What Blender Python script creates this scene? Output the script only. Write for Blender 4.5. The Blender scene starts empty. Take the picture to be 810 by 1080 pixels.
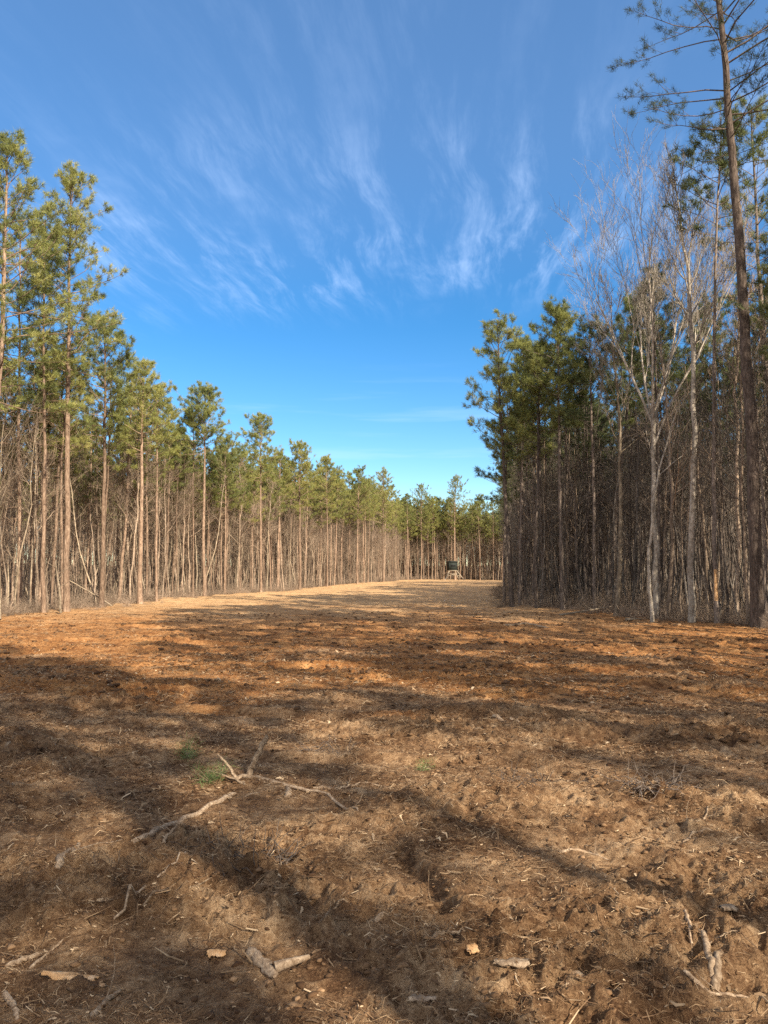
import bpy, math, random
import numpy as np
from mathutils import Vector, Matrix
R = math.radians
rng = np.random.default_rng(7)
random.seed(7)
sc = bpy.context.scene
col = sc.collection

# ------------------------------------------------------------------ noise / terrain
def perlin(x, y, seed=0):
    x = np.asarray(x, float); y = np.asarray(y, float)
    xi = np.floor(x).astype(np.int64); yi = np.floor(y).astype(np.int64)
    xf = x-xi; yf = y-yi
    def g(ix, iy):
        h = (ix*374761393 + iy*668265263 + seed*1442695041) & 0xffffffff
        h = ((h ^ (h >> 13))*1274126177) & 0xffffffff
        h = (h ^ (h >> 16)) & 0xffffffff
        a = h*(2*math.pi/4294967296.0)
        return np.cos(a), np.sin(a)
    u = xf*xf*xf*(xf*(xf*6-15)+10); v = yf*yf*yf*(yf*(yf*6-15)+10)
    def d(ix, iy, fx, fy):
        gx, gy = g(ix, iy); return gx*fx+gy*fy
    a = d(xi, yi, xf, yf); b = d(xi+1, yi, xf-1, yf)
    c = d(xi, yi+1, xf, yf-1); e = d(xi+1, yi+1, xf-1, yf-1)
    return (a+(b-a)*u)+((c+(e-c)*u)-(a+(b-a)*u))*v

def sst(a, b, x):
    t = np.clip((np.asarray(x, float)-a)/(b-a), 0, 1); return t*t*(3-2*t)

XL = [(-60, -19), (18, -17), (30, -16.0), (45, -14.7), (55, -13.4), (72, -10.6), (100, -5.4), (125, .6), (155, 5), (164, 12), (400, 60)]
XR = [(-60, 16), (10, 14), (20, 12.9), (24, 12.2), (27, 10.2), (34, 9.4), (38, 7.1), (60, 10.0), (100, 16.3), (158, 25), (164, 20), (400, 20)]
def xl(y): return np.interp(y, [a for a, b in XL], [b for a, b in XL])
def xr(y): return np.interp(y, [a for a, b in XR], [b for a, b in XR])
def Hbase(x, y):
    z = 0.75*sst(30, 150, y) + 0.16*perlin(np.asarray(x)*.06+3, np.asarray(y)*.05, 1)*sst(6, 20, np.hypot(x, y))
    z = z + 0.06*perlin(np.asarray(x)*.45, np.asarray(y)*.55, 17)*sst(16, 30, y)
    z = z + 0.10*perlin(np.asarray(x)*.16, np.asarray(y)*.22, 2)*sst(4, 14, np.hypot(x, y))
    z = z + 5.5*sst(28, 170, np.maximum(np.maximum(xl(y)-np.asarray(x), np.asarray(x)-xr(y)), np.asarray(y)-160))*sst(10, 40, y)
    return z

def clearing(x, y):
    """1 in the cleared field, 0 in the woods"""
    return sst(-1.5, 1.0, x-xl(y))*sst(-1.5, 1.0, xr(y)-x)

def Hdet(x, y):
    r = np.hypot(x, y)
    near = 1/(1+(r/40.0)**2)
    z = 0.050*perlin(x*.75, y*.9, 3)
    z = z + 0.045*perlin(x*2.0, y*2.6, 4)*(0.4+sst(-.1, .4, perlin(x*.35, y*.5, 5)))
    rough = 0.5+1.7*sst(-.15, .35, perlin(x*.45, y*.7, 6))
    z = z + near*rough*(0.038*(1-2.6*np.abs(perlin(x*4.5, y*4.5, 8)))*1.0
              + 0.021*(1-2.2*np.abs(perlin(x*11, y*11, 9)))
              + 0.012*perlin(x*24, y*24, 10) + 0.007*perlin(x*48, y*48, 11))
    # clods pushed up by the machine
    c = perlin(x*7, y*7, 12); z = z + 0.05*near*np.maximum(c-.28, 0)*rough*2
    # bulldozer track edges
    for (ax, ay, bx, by, w, h) in TRACKS:
        L = math.hypot(bx-ax, by-ay); ux, uy = (bx-ax)/L, (by-ay)/L
        s = (x-ax)*ux+(y-ay)*uy
        q = (x-ax)*(-uy)+(y-ay)*ux + .10*perlin(s*1.2, s*0+ax*3, 13)
        m = sst(0, .5, s)*sst(0, .5, L-s)
        z = z + m*h*(np.exp(-(q/w)**2)-1.1*np.exp(-((q+1.6*w)/w)**2))
    return z
def H(x, y): return Hbase(x, y)+Hdet(x, y)

F, PITCH, CAMH = 786.0, R(4.9), 1.62
def ray(px, py):
    a = (px-405)/F; b = (540-py)/F
    return a, math.cos(PITCH)-b*math.sin(PITCH), math.sin(PITCH)+b*math.cos(PITCH)
def ground(px, py):
    dx, dy, dz = ray(px, py); t = CAMH/max(1e-4, -dz)
    for _ in range(12):
        x, y = dx*t, dy*t
        t = t*.5+.5*(CAMH-float(Hbase(x, y)))/max(1e-4, -dz)
    return dx*t, dy*t
def at_depth(px, py, Y):
    dx, dy, dz = ray(px, py); return dx/dy*Y, CAMH+dz/dy*Y
def to_px(x, y, z):
    zz = z-CAMH; f = y*math.cos(PITCH)+zz*math.sin(PITCH); u = -y*math.sin(PITCH)+zz*math.cos(PITCH)
    return 405+F*x/f, 540-F*u/f

def gp(p, q): 
    a = p; b = q
    return (a[0], a[1], b[0], b[1])
CAM0 = 0.0
TRACKS = [(0.05, 5.0, 0.45, 3.4, .05, .045), (1.0, 7.2, 2.6, 4.6, .09, .04), (-4.5, 9.5, 3.5, 8.2, .12, .045),
          (-1.5, 6.9, 1.4, 6.6, .10, .03), (-3.4, 6.2, -1.2, 3.2, .12, .04), (-8, 14, 9, 12.5, .16, .05),
          (-10, 19, 9, 17, .18, .055), (-9, 24, 8, 23, .2, .06), (1.5, 5.6, 4.0, 5.2, .08, .03), (1.2, 7.6, 2.4, 7.4, .14, .05)]

# ------------------------------------------------------------------ mesh helpers
class MB:
    def __init__(s): s.v = []; s.f = {3: [], 4: []}; s.m = {3: [], 4: []}; s.n = 0
    def add(s, V, Fc, mat=0):
        V = np.asarray(V, float).reshape(-1, 3); Fc = np.asarray(Fc, np.int64)
        k = Fc.shape[1]; s.v.append(V); s.f[k].append(Fc+s.n); s.m[k].append(np.full(len(Fc), mat)); s.n += len(V)
    def prisms(s, P0, P1, r0, r1, n=3, mat=0):
        P0 = np.asarray(P0, float).reshape(-1, 3); P1 = np.asarray(P1, float).reshape(-1, 3); N = len(P0)
        if N == 0: return
        r0 = np.broadcast_to(np.asarray(r0, float), (N,)); r1 = np.broadcast_to(np.asarray(r1, float), (N,))
        d = P1-P0; d /= np.linalg.norm(d, axis=1, keepdims=True)+1e-9
        ref = np.where(np.abs(d[:, 2:3]) > .9, [[1., 0, 0]], [[0., 0, 1]])
        a = np.cross(d, ref); a /= np.linalg.norm(a, axis=1, keepdims=True)+1e-9; b = np.cross(d, a)
        an = np.arange(n)*2*math.pi/n
        off = a[:, None]*np.cos(an)[None, :, None]+b[:, None]*np.sin(an)[None, :, None]
        V = np.concatenate([P0[:, None]+off*r0[:, None, None], P1[:, None]+off*r1[:, None, None]], 1)
        i = np.arange(n); j = (i+1) % n
        q = np.stack([i, j, j+n, i+n], 1)
        s.add(V, (q[None]+(np.arange(N)*2*n)[:, None, None]).reshape(-1, 4), mat)
    def tube(s, P, r, n=8, mat=0, cap=True, rough=0, seed=0):
        P = np.asarray(P, float); k = len(P); r = np.broadcast_to(np.asarray(r, float), (k,))
        d = np.gradient(P, axis=0); d /= np.linalg.norm(d, axis=1, keepdims=True)+1e-9
        ref = np.array([1., 0, 0]) if abs(d[0, 2]) > .7 else np.array([0., 0, 1])
        a = np.cross(d, ref); a /= np.linalg.norm(a, axis=1, keepdims=True)+1e-9; b = np.cross(d, a)
        an = np.arange(n)*2*math.pi/n
        off = a[:, None]*np.cos(an)[None, :, None]+b[:, None]*np.sin(an)[None, :, None]
        rr = np.repeat(r[:, None], n, 1)
        if rough:
            g = np.random.default_rng(seed); rr = rr*(1+rough*g.normal(size=rr.shape))*(1+rough*1.8*g.normal(size=(1, n)))
        V = P[:, None]+off*rr[:, :, None]
        i = np.arange(n); j = (i+1) % n
        q = np.stack([i, j, j+n, i+n], 1)
        Q = (q[None]+(np.arange(k-1)*n)[:, None, None]).reshape(-1, 4)
        base = s.n
        s.add(V, Q, mat)
        if cap:
            for e, o in ((0, 1), (k-1, -1)):
                c = P[e][None]-d[e][None]*0.0
                ring = V[e]
                s.add(np.concatenate([c, ring]), np.stack([np.zeros(n, int), 1+(j if o == 1 else i), 1+(i if o == 1 else j)], 1), mat)
    def box(s, c, sz, M=None, mat=0):
        c = np.asarray(c, float); h = np.asarray(sz, float)/2
        V = np.array([[x, y, z] for x in (-1, 1) for y in (-1, 1) for z in (-1, 1)])*h
        if M is not None: V = V@np.array(M.to_3x3()).T
        s.add(V+c, [[0, 1, 3, 2], [4, 6, 7, 5], [0, 4, 5, 1], [2, 3, 7, 6], [0, 2, 6, 4], [1, 5, 7, 3]], mat)
    def needles(s, P, D, n, L, w, mat, g, spread=.62):
        P = np.asarray(P, float); D = np.asarray(D, float); N = len(P)
        if N == 0: return
        P = np.repeat(P, n, 0); D = np.repeat(D, n, 0)
        d = D*.75+g.normal(size=P.shape)*spread; d[:, 2] += .12
        d /= np.linalg.norm(d, axis=1, keepdims=True)+1e-9
        P = P+g.normal(size=P.shape)*.035-D*g.random((len(P), 1))*.10
        LL = L*(.7+.6*g.random((len(P), 1)))
        sd = np.cross(d, g.normal(size=P.shape)); sd /= np.linalg.norm(sd, axis=1, keepdims=True)+1e-9
        V = np.stack([P-sd*w*.5, P+sd*w*.5, P+d*LL], 1)
        s.add(V, np.arange(len(P)*3).reshape(-1, 3), mat)
    def mesh(s, name, mats, smooth=False):
        me = bpy.data.meshes.new(name)
        V = np.concatenate(s.v) if s.v else np.zeros((0, 3))
        f3 = np.concatenate(s.f[3]) if s.f[3] else np.zeros((0, 3), int)
        f4 = np.concatenate(s.f[4]) if s.f[4] else np.zeros((0, 4), int)
        m = np.concatenate(s.m[3]+s.m[4]) if (s.m[3] or s.m[4]) else np.zeros(0, int)
        me.vertices.add(len(V)); me.vertices.foreach_set('co', V.astype(np.float32).ravel())
        loops = np.concatenate([f3.ravel(), f4.ravel()]); me.loops.add(len(loops))
        me.loops.foreach_set('vertex_index', loops.astype(np.int32))
        n3, n4 = len(f3), len(f4); me.polygons.add(n3+n4)
        st = np.concatenate([np.arange(n3)*3, n3*3+np.arange(n4)*4])
        me.polygons.foreach_set('loop_start', st.astype(np.int32))
        me.polygons.foreach_set('material_index', m.astype(np.int32))
        if smooth: me.polygons.foreach_set('use_smooth', np.ones(n3+n4, bool))
        for mm in mats: me.materials.append(mm)
        me.update(calc_edges=True); me.validate()
        return me
    def obj(s, name, mats, parent=None, smooth=False):
        o = bpy.data.objects.new(name, s.mesh(name, mats, smooth)); col.objects.link(o)
        if parent is not None: o.parent = parent
        return o

def tag(o, label=None, cat=None, group=None, kind=None):
    if label: o['label'] = label
    if cat: o['category'] = cat
    if group: o['group'] = group
    if kind: o['kind'] = kind
    return o
def empty(name, loc=(0, 0, 0), rot=(0, 0, 0), s=1):
    o = bpy.data.objects.new(name, None); col.objects.link(o); o.empty_display_size = .3
    o.location = loc; o.rotation_euler = rot; o.scale = (s, s, s); return o

# ------------------------------------------------------------------ materials
def newmat(name, rough=.9, spec=.2):
    m = bpy.data.materials.new(name); m.use_nodes = True; nt = m.node_tree
    b = nt.nodes['Principled BSDF']; b.inputs['Roughness'].default_value = rough
    b.inputs['Specular IOR Level'].default_value = spec
    return m, nt, b
def N(nt, t, **k):
    n = nt.nodes.new(t)
    for a, v in k.items():
        if a.startswith('i_'):
            key = a[2:]; key = int(key) if key.isdigit() else key.replace('_', ' ')
            n.inputs[key].default_value = v
        else: setattr(n, a, v)
    return n
def ramp(nt, fac, stops):
    r = N(nt, 'ShaderNodeValToRGB'); cr = r.color_ramp
    while len(cr.elements) < len(stops): cr.elements.new(.5)
    for e, (p, c) in zip(cr.elements, stops): e.position = p; e.color = (*c, 1)
    nt.links.new(fac, r.inputs[0]); return r
def noise(nt, vec, scale, detail=4, rough=.55, dist=0):
    n = N(nt, 'ShaderNodeTexNoise'); n.inputs['Scale'].default_value = scale; n.inputs['Detail'].default_value = detail
    n.inputs['Roughness'].default_value = rough; n.inputs['Distortion'].default_value = dist
    if vec is not None: nt.links.new(vec, n.inputs['Vector'])
    return n
def mapping(nt, scale=(1, 1, 1), coord='Object', rot=(0, 0, 0)):
    tc = N(nt, 'ShaderNodeTexCoord'); mp = N(nt, 'ShaderNodeMapping'); mp.inputs['Scale'].default_value = scale
    mp.inputs['Rotation'].default_value = rot
    nt.links.new(tc.outputs[coord], mp.inputs['Vector']); return mp.outputs[0]
def mixc(nt, fac, a, b, mode='MIX'):
    m = N(nt, 'ShaderNodeMix', data_type='RGBA', blend_type=mode)
    for inp, v in ((m.inputs[0], fac), (m.inputs[6], a), (m.inputs[7], b)):
        if isinstance(v, (int, float)): inp.default_value = v
        elif isinstance(v, tuple): inp.default_value = (*v, 1)
        else: nt.links.new(v, inp)
    return m.outputs[2]
def math_(nt, op, a, b=None, clamp=False):
    m = N(nt, 'ShaderNodeMath', operation=op); m.use_clamp = clamp
    for i, v in ((0, a), (1, b)):
        if v is None: continue
        if isinstance(v, (int, float)): m.inputs[i].default_value = v
        else: nt.links.new(v, m.inputs[i])
    return m.outputs[0]
def maprange(nt, v, a, b, c=0, d=1, smooth=True):
    m = N(nt, 'ShaderNodeMapRange'); m.interpolation_type = 'SMOOTHSTEP' if smooth else 'LINEAR'
    nt.links.new(v, m.inputs[0])
    for i, x in enumerate((a, b, c, d)): m.inputs[i+1].default_value = x
    return m.outputs[0]
def bump(nt, b, h, strength=.5, dist=.02):
    bp = N(nt, 'ShaderNodeBump'); bp.inputs['Strength'].default_value = strength; bp.inputs['Distance'].default_value = dist
    nt.links.new(h, bp.inputs['Height']); nt.links.new(bp.outputs[0], b.inputs['Normal'])

def bark(name, c0, c1, c2, sc_=(9, 9, 2.2), bs=.7, var=.35):
    m, nt, b = newmat(name, .95, .1)
    v = mapping(nt, sc_)
    n1 = noise(nt, v, 2.2, 6, .65, .4)
    r = ramp(nt, n1.outputs[0], [(.32, c0), (.5, c1), (.68, c2)])
    n2 = noise(nt, mapping(nt, (1, 1, .6)), 1.1, 3)
    oi = N(nt, 'ShaderNodeObjectInfo')
    k = maprange(nt, oi.outputs['Random'], 0, 1, 1-var, 1+var*.8, False)
    k2 = maprange(nt, n2.outputs[0], .3, .7, .75, 1.2)
    kk = math_(nt, 'MULTIPLY', k, k2)
    hsv = N(nt, 'ShaderNodeHueSaturation'); nt.links.new(r.outputs[0], hsv.inputs['Color']); nt.links.new(kk, hsv.inputs['Value'])
    nt.links.new(hsv.outputs[0], b.inputs['Base Color'])
    bump(nt, b, n1.outputs[0], bs, .03)
    return m
M = {}
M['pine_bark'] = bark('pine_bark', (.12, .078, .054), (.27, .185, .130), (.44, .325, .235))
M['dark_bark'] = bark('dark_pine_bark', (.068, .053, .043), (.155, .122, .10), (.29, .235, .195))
M['pale_bark'] = bark('pale_bark', (.15, .115, .08), (.30, .235, .165), (.47, .385, .285), (6, 6, 3), .4)
M['twig'] = bark('grey_twigs', (.17, .12, .085), (.30, .225, .165), (.43, .335, .25), (4, 4, 4), .2, .4)
M['white_bark'] = bark('whitish_bark', (.17, .14, .11), (.36, .31, .25), (.56, .50, .42), (5, 5, 3), .3, .15)
M['white_twig'] = bark('pale_twigs', (.18, .15, .12), (.29, .25, .205), (.40, .35, .29), (4, 4, 4), .2, .15)
M['dark_twig'] = bark('dark_twigs', (.09, .074, .061), (.165, .14, .117), (.28, .245, .21), (4, 4, 4), .2, .5)  # darker twigs for the right woods: their shade put into the colour
M['dead_wood'] = bark('weathered_wood', (.15, .098, .06), (.31, .22, .145), (.50, .38, .26), (22, 22, 22), .45, .2)
M['bare_wood'] = bark('fresh_bare_wood', (.40, .22, .10), (.55, .33, .16), (.66, .46, .28), (8, 8, 2), .3, .1)

def needle_mat(name, ca, cb, cc):
    m, nt, b = newmat(name, .6, .3)
    oi = N(nt, 'ShaderNodeObjectInfo')
    n = noise(nt, mapping(nt), .9, 3, .6)
    n2 = noise(nt, mapping(nt), 5.5, 2, .6)
    f = math_(nt, 'ADD', math_(nt, 'MULTIPLY', n.outputs[0], .65), math_(nt, 'MULTIPLY', n2.outputs[0], .35))
    f = math_(nt, 'ADD', f, maprange(nt, oi.outputs['Random'], 0, 1, -.09, .09, False))
    r = ramp(nt, f, [(.36, ca), (.52, cb), (.66, cc)])
    nt.links.new(r.outputs[0], b.inputs['Base Color'])
    tr = N(nt, 'ShaderNodeBsdfTranslucent'); nt.links.new(r.outputs[0], tr.inputs[0])
    mx = N(nt, 'ShaderNodeMixShader'); mx.inputs[0].default_value = .28
    nt.links.new(b.outputs[0], mx.inputs[1]); nt.links.new(tr.outputs[0], mx.inputs[2])
    nt.links.new(mx.outputs[0], nt.nodes['Material Output'].inputs[0])
    return m
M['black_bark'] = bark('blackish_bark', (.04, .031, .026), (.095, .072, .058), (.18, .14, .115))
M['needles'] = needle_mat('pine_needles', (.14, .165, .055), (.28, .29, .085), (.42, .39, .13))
M['dull_needles'] = needle_mat('shaded_pine_needles', (.085, .105, .045), (.15, .175, .06), (.24, .235, .08))  # darker copy of pine_needles: shade of the woods put into the colour
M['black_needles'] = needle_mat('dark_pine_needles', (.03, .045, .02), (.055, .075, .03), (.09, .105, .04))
M['sprig'] = needle_mat('fresh_sprig_needles', (.08, .13, .04), (.15, .23, .07), (.24, .33, .12))

def ground_mat():
    m, nt, b = newmat('cleared_soil', .95, .08)
    P = mapping(nt); tc = N(nt, 'ShaderNodeTexCoord'); sep = N(nt, 'ShaderNodeSeparateXYZ')
    nt.links.new(tc.outputs['Object'], sep.inputs[0])
    X, Y = sep.outputs[0], sep.outputs[1]
    big = noise(nt, mapping(nt, (.35, .55, 1)), 1.0, 5, .6, .3)
    mid = noise(nt, mapping(nt, (1.0, 1.5, 1)), 1.8, 7, .68, .5)
    fine = noise(nt, P, 18, 8, .75, .2)
    tiny = noise(nt, P, 85, 5, .75)
    f = math_(nt, 'ADD', math_(nt, 'MULTIPLY', mid.outputs[0], .45), math_(nt, 'MULTIPLY', fine.outputs[0], .35))
    f = math_(nt, 'ADD', f, math_(nt, 'MULTIPLY', tiny.outputs[0], .28))
    soil = ramp(nt, f, [(.385, (.046, .023, .012)), (.47, (.135, .072, .037)), (.545, (.29, .172, .090)), (.66, (.60, .41, .24))]).outputs[0]
    dk = noise(nt, mapping(nt, (.7, 1.3, 1)), 1.3, 6, .7, .6)
    soil = mixc(nt, maprange(nt, dk.outputs[0], .50, .64, 0, .62), soil, (.30, .24, .20), 'MULTIPLY')
    # orange clay zones between about 8 and 32 m out, more of it around patches
    clayc = ramp(nt, f, [(.38, (.070, .026, .011)), (.48, (.20, .082, .030)), (.57, (.44, .205, .072)), (.70, (.66, .40, .18))]).outputs[0]
    zone = math_(nt, 'MULTIPLY', maprange(nt, Y, 6.5, 12), maprange(nt, Y, 60, 22))
    thr = math_(nt, 'ADD', math_(nt, 'MULTIPLY', zone, .31), -.07)
    cz = math_(nt, 'ADD', big.outputs[0], thr)
    cm = maprange(nt, cz, .52, .70)
    c = mixc(nt, math_(nt, 'MULTIPLY', cm, .88), soil, clayc)
    # chopped straw and chips covering the far field
    straw = ramp(nt, f, [(.38, (.22, .115, .052)), (.49, (.49, .285, .135)), (.62, (.74, .50, .27))]).outputs[0]
    sn = noise(nt, mapping(nt, (.5, .22, 1)), .5, 5, .6)
    sm = math_(nt, 'ADD', maprange(nt, Y, 16, 50), math_(nt, 'MULTIPLY', math_(nt, 'SUBTRACT', sn.outputs[0], .5), 2.4), True)
    sm = math_(nt, 'MULTIPLY', sm, maprange(nt, Y, 15, 30))
    c = mixc(nt, math_(nt, 'MULTIPLY', sm, .85), c, straw)
    nt.links.new(c, b.inputs['Base Color'])
    h = math_(nt, 'ADD', math_(nt, 'MULTIPLY', fine.outputs[0], 1.0), math_(nt, 'MULTIPLY', tiny.outputs[0], .45))
    bump(nt, b, h, 1.0, .045)
    return m
M['ground'] = ground_mat()
def floor_mat():
    m, nt, b = newmat('woodland_floor', .95, .08)
    n = noise(nt, mapping(nt), 6, 8, .75)
    r = ramp(nt, n.outputs[0], [(.35, (.055, .035, .022)), (.5, (.14, .09, .055)), (.66, (.27, .19, .12))])
    nt.links.new(r.outputs[0], b.inputs['Base Color']); bump(nt, b, n.outputs[0], .8, .05)
    return m
M['floor'] = floor_mat()
def litter_mat(name, stops, var=True):
    m, nt, b = newmat(name, .9, .12)
    n = noise(nt, mapping(nt), 9, 6, .8)
    n2 = N(nt, 'ShaderNodeTexWhiteNoise'); g = N(nt, 'ShaderNodeNewGeometry')
    nt.links.new(g.outputs['Random Per Island'], n2.inputs[0] if n2.inputs[0].enabled else n2.inputs[0])
    r = ramp(nt, g.outputs['Random Per Island'], stops)
    nt.links.new(mixc(nt, .5, r.outputs[0], mixc(nt, n.outputs[0], (.4, .4, .4), (1.5, 1.5, 1.5)), 'MULTIPLY'), b.inputs['Base Color'])
    return m
M['litter'] = litter_mat('litter', [(0, (.07, .04, .022)), (.45, (.15, .09, .05)), (.85, (.30, .20, .115)), (1, (.56, .42, .27))])
M['straw'] = litter_mat('pine_straw', [(0, (.08, .04, .02)), (.5, (.18, .10, .05)), (.85, (.34, .22, .12)), (1, (.60, .44, .27))])
M['clod'] = litter_mat('clods', [(0, (.06, .031, .016)), (.5, (.13, .073, .037)), (.9, (.22, .13, .068)), (1, (.32, .20, .11))])

# ------------------------------------------------------------------ ground
def angles():
    a = [R(-36)]
    out = list(np.arange(R(-37), R(37), R(.155)))
    out = [-math.pi+i*(math.pi-R(37))/24 for i in range(24)]+out+[R(37)+i*(math.pi-R(37))/24 for i in range(24)]
    return np.array(out)
def make_ground():
    A = angles()   # measured from +Y, clockwise
    r = [0.6]
    while r[-1] < 2.2: r.append(r[-1]*1.03)
    while r[-1] < 14: r.append(r[-1]*1.0031)
    while r[-1] < 60: r.append(r[-1]*1.008)
    while r[-1] < 260: r.append(r[-1]*1.02)
    while r[-1] < 3000: r.append(r[-1]*1.15)
    r = np.array(r); nA, nr = len(A), len(r)
    RR, AA = np.meshgrid(r, A, indexing='ij')
    X = RR*np.sin(AA); Y = RR*np.cos(AA)
    Z = H(X, Y)
    V = np.stack([X, Y, Z], 2).reshape(-1, 3)
    i = np.arange(nr-1)[:, None]*nA; j = np.arange(nA)[None, :]; jn = (j+1) % nA
    Q = np.stack([i+j, i+nA+j, i+nA+jn, i+jn], 2).reshape(-1, 4)[:, ::-1]
    mb = MB(); 
    cx = X[:-1, :]; cy = Y[:-1, :]
    mid = clearing(cx, cy)+.35*perlin(cx*.8, cy*.8, 40)
    mat = (mid < .45).astype(int).ravel()
    mb.add(V, Q, 0); mb.m[4][-1] = mat
    c = len(V)
    mb.add([[0, 0, float(H(np.array(0.), np.array(0.)))]]+V[:nA].tolist(), [[0, 1+(k+1) % nA, 1+k] for k in range(nA)], 0)
    o = mb.obj('ground', [M['ground'], M['floor']], smooth=True)
    tag(o, 'bulldozed clearing of brown soil, orange clay and straw between the woods', 'ground', kind='structure')
make_ground()

# ------------------------------------------------------------------ tree generators
def unit(v): v = np.asarray(v, float); return v/(np.linalg.norm(v)+1e-9)
def poly(p, d, L, k, wob, g, up=0.0):
    pts = [np.array(p, float)]; d = unit(d); s = L/k
    for _ in range(k):
        d = unit(d+g.normal(size=3)*wob+np.array([0, 0, up])); pts.append(pts[-1]+d*s)
    return np.array(pts)
def segs(mb, lines, n, mat):
    P0, P1, A, B = [], [], [], []
    for P, r0, r1 in lines:
        k = len(P)-1; rr = np.linspace(r0, r1, k+1)
        P0.append(P[:-1]); P1.append(P[1:]); A.append(rr[:-1]); B.append(rr[1:])
    if P0: mb.prisms(np.concatenate(P0), np.concatenate(P1), np.concatenate(A), np.concatenate(B), n, mat)

def trunk_line(Ht, g, wob=.012, sweep=0.0, az=0.0, k=18):
    z = np.linspace(-.25, Ht, k); t = np.clip(z/Ht, 0, 1)
    ox = np.cumsum(g.normal(size=k))*wob*Ht/ k*2.2; oy = np.cumsum(g.normal(size=k))*wob*Ht/k*2.2
    ox -= ox[0]; oy -= oy[0]
    ox += sweep*np.sin(t*math.pi)*math.cos(az); oy += sweep*np.sin(t*math.pi)*math.sin(az)
    return np.stack([ox, oy, z], 1)
def trunk_r(z, Ht, r0, r1=.02, flare=.35):
    t = np.clip(z/Ht, 0, 1); return r1+(r0-r1)*(1-t)**.8+r0*flare*np.exp(-np.maximum(z, 0)/.35)

def pine_meshes(seed, Ht=16, cs=.62, cw=2.4, r0=.13, nb=46, nsub=6, bark_='pine_bark', nd='needles',
                tn=22, nl=.21, nw=.019, dead=26, deadlen=1.0, wob=.012, sweep=0., stubs=True, tufts=3, sparse=0., topr=.018, droop=0.):
    g = np.random.default_rng(seed)
    T = trunk_line(Ht, g, wob, sweep, g.random()*6.28)
    tr = MB(); r0 = r0*.84; tr.tube(T, trunk_r(T[:, 2], Ht, r0, topr), 9, 0, rough=.04, seed=seed)
    def tp(h):
        return np.array([np.interp(h, T[:, 2], T[:, 0]), np.interp(h, T[:, 2], T[:, 1]), h])
    # dead twigs and stubs on the bare trunk
    L = []
    for _ in range(dead):
        h = Ht*(cs*(.25+.78*g.random()**.6)); az = g.random()*6.28; el = g.normal()*.25+.1
        d = np.array([math.cos(az)*math.cos(el), math.sin(az)*math.cos(el), math.sin(el)])
        ln = deadlen*(.25+.9*g.random())*(.4+.6*h/(Ht*cs))
        P = poly(tp(h), d, ln, 4, .16, g, -.03); L.append((P, .013, .004))
        for _ in range(2 if ln > .7 else 0):
            q = P[2+int(g.random()*2)]; L.append((poly(q, d+g.normal(size=3)*.6, ln*.4, 2, .2, g), .006, .002))
    segs(tr, L, 3, 0)
    cr = MB(); L = []; tipP, tipD = [], []; az = g.random()*6
    az0 = g.random()*6.28; lop = .15+.3*g.random()
    for i in range(nb):
        u = (i+g.random())/nb; s = u**.9; h = Ht*(cs+(1-cs)*s*.985)
        az += 2.4+g.normal()*.5
        prof = math.sqrt(max(.03, 1-s))*(.62+.38*min(1, s/.28))
        ln = cw*prof*(.55+.65*g.random())*(1+lop*math.cos(az-az0))+.25
        if g.random() < sparse: continue
        el = R(4+48*s)+g.normal()*.16
        d = np.array([math.cos(az)*math.cos(el), math.sin(az)*math.cos(el), math.sin(el)])
        P = poly(tp(h), d, ln, 6, .11, g, .055-droop); L.append((P, .012+.017*ln/ (cw+.3)*(r0/.13), .006))
        dd = unit(P[-1]-P[-2]); tipP += [P[-1], P[-1]-dd*.14]; tipD += [dd, dd]
        ns = max(2, int(nsub*(.4+ln/cw*.75)))
        for q in range(ns):
            t = .28+.70*g.random(); idx = t*6; a = int(idx); pt = P[a]+(P[min(a+1, 6)]-P[a])*(idx-a)
            dm = unit(P[min(a+1, 6)]-P[a]); side = unit(np.cross(dm, [0, 0, 1]))*(1 if q % 2 else -1)
            d2 = unit(dm*.75+side*(.4+.8*g.random())+np.array([0, 0, .15+.35*g.random()]))
            l2 = (.28+.5*g.random())*(.45+.38*ln*(1.1-t))
            S = poly(pt, d2, l2, 3, .12, g, .07); L.append((S, .007, .003))
            e = unit(S[-1]-S[-2])
            for kx in range(tufts):
                pp = S[-1]+(S[1]-S[-1])*(kx/max(1, tufts))*.95+g.normal(size=3)*.05*kx
                tipP.append(pp); tipD.append(unit(e+g.normal(size=3)*.35))
    t = T[-1]; tipP += [t, t-np.array([0, 0, .2]), t-np.array([0, 0, .4])]; tipD += [np.array([0, 0, 1.])]*3
    segs(cr, L, 3, 0)
    cr.needles(tipP, tipD, tn, nl, nw, 1, g)
    return (tr.mesh('trunk', [M[bark_]], True), cr.mesh('crown', [M[bark_], M[nd]]))

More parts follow.
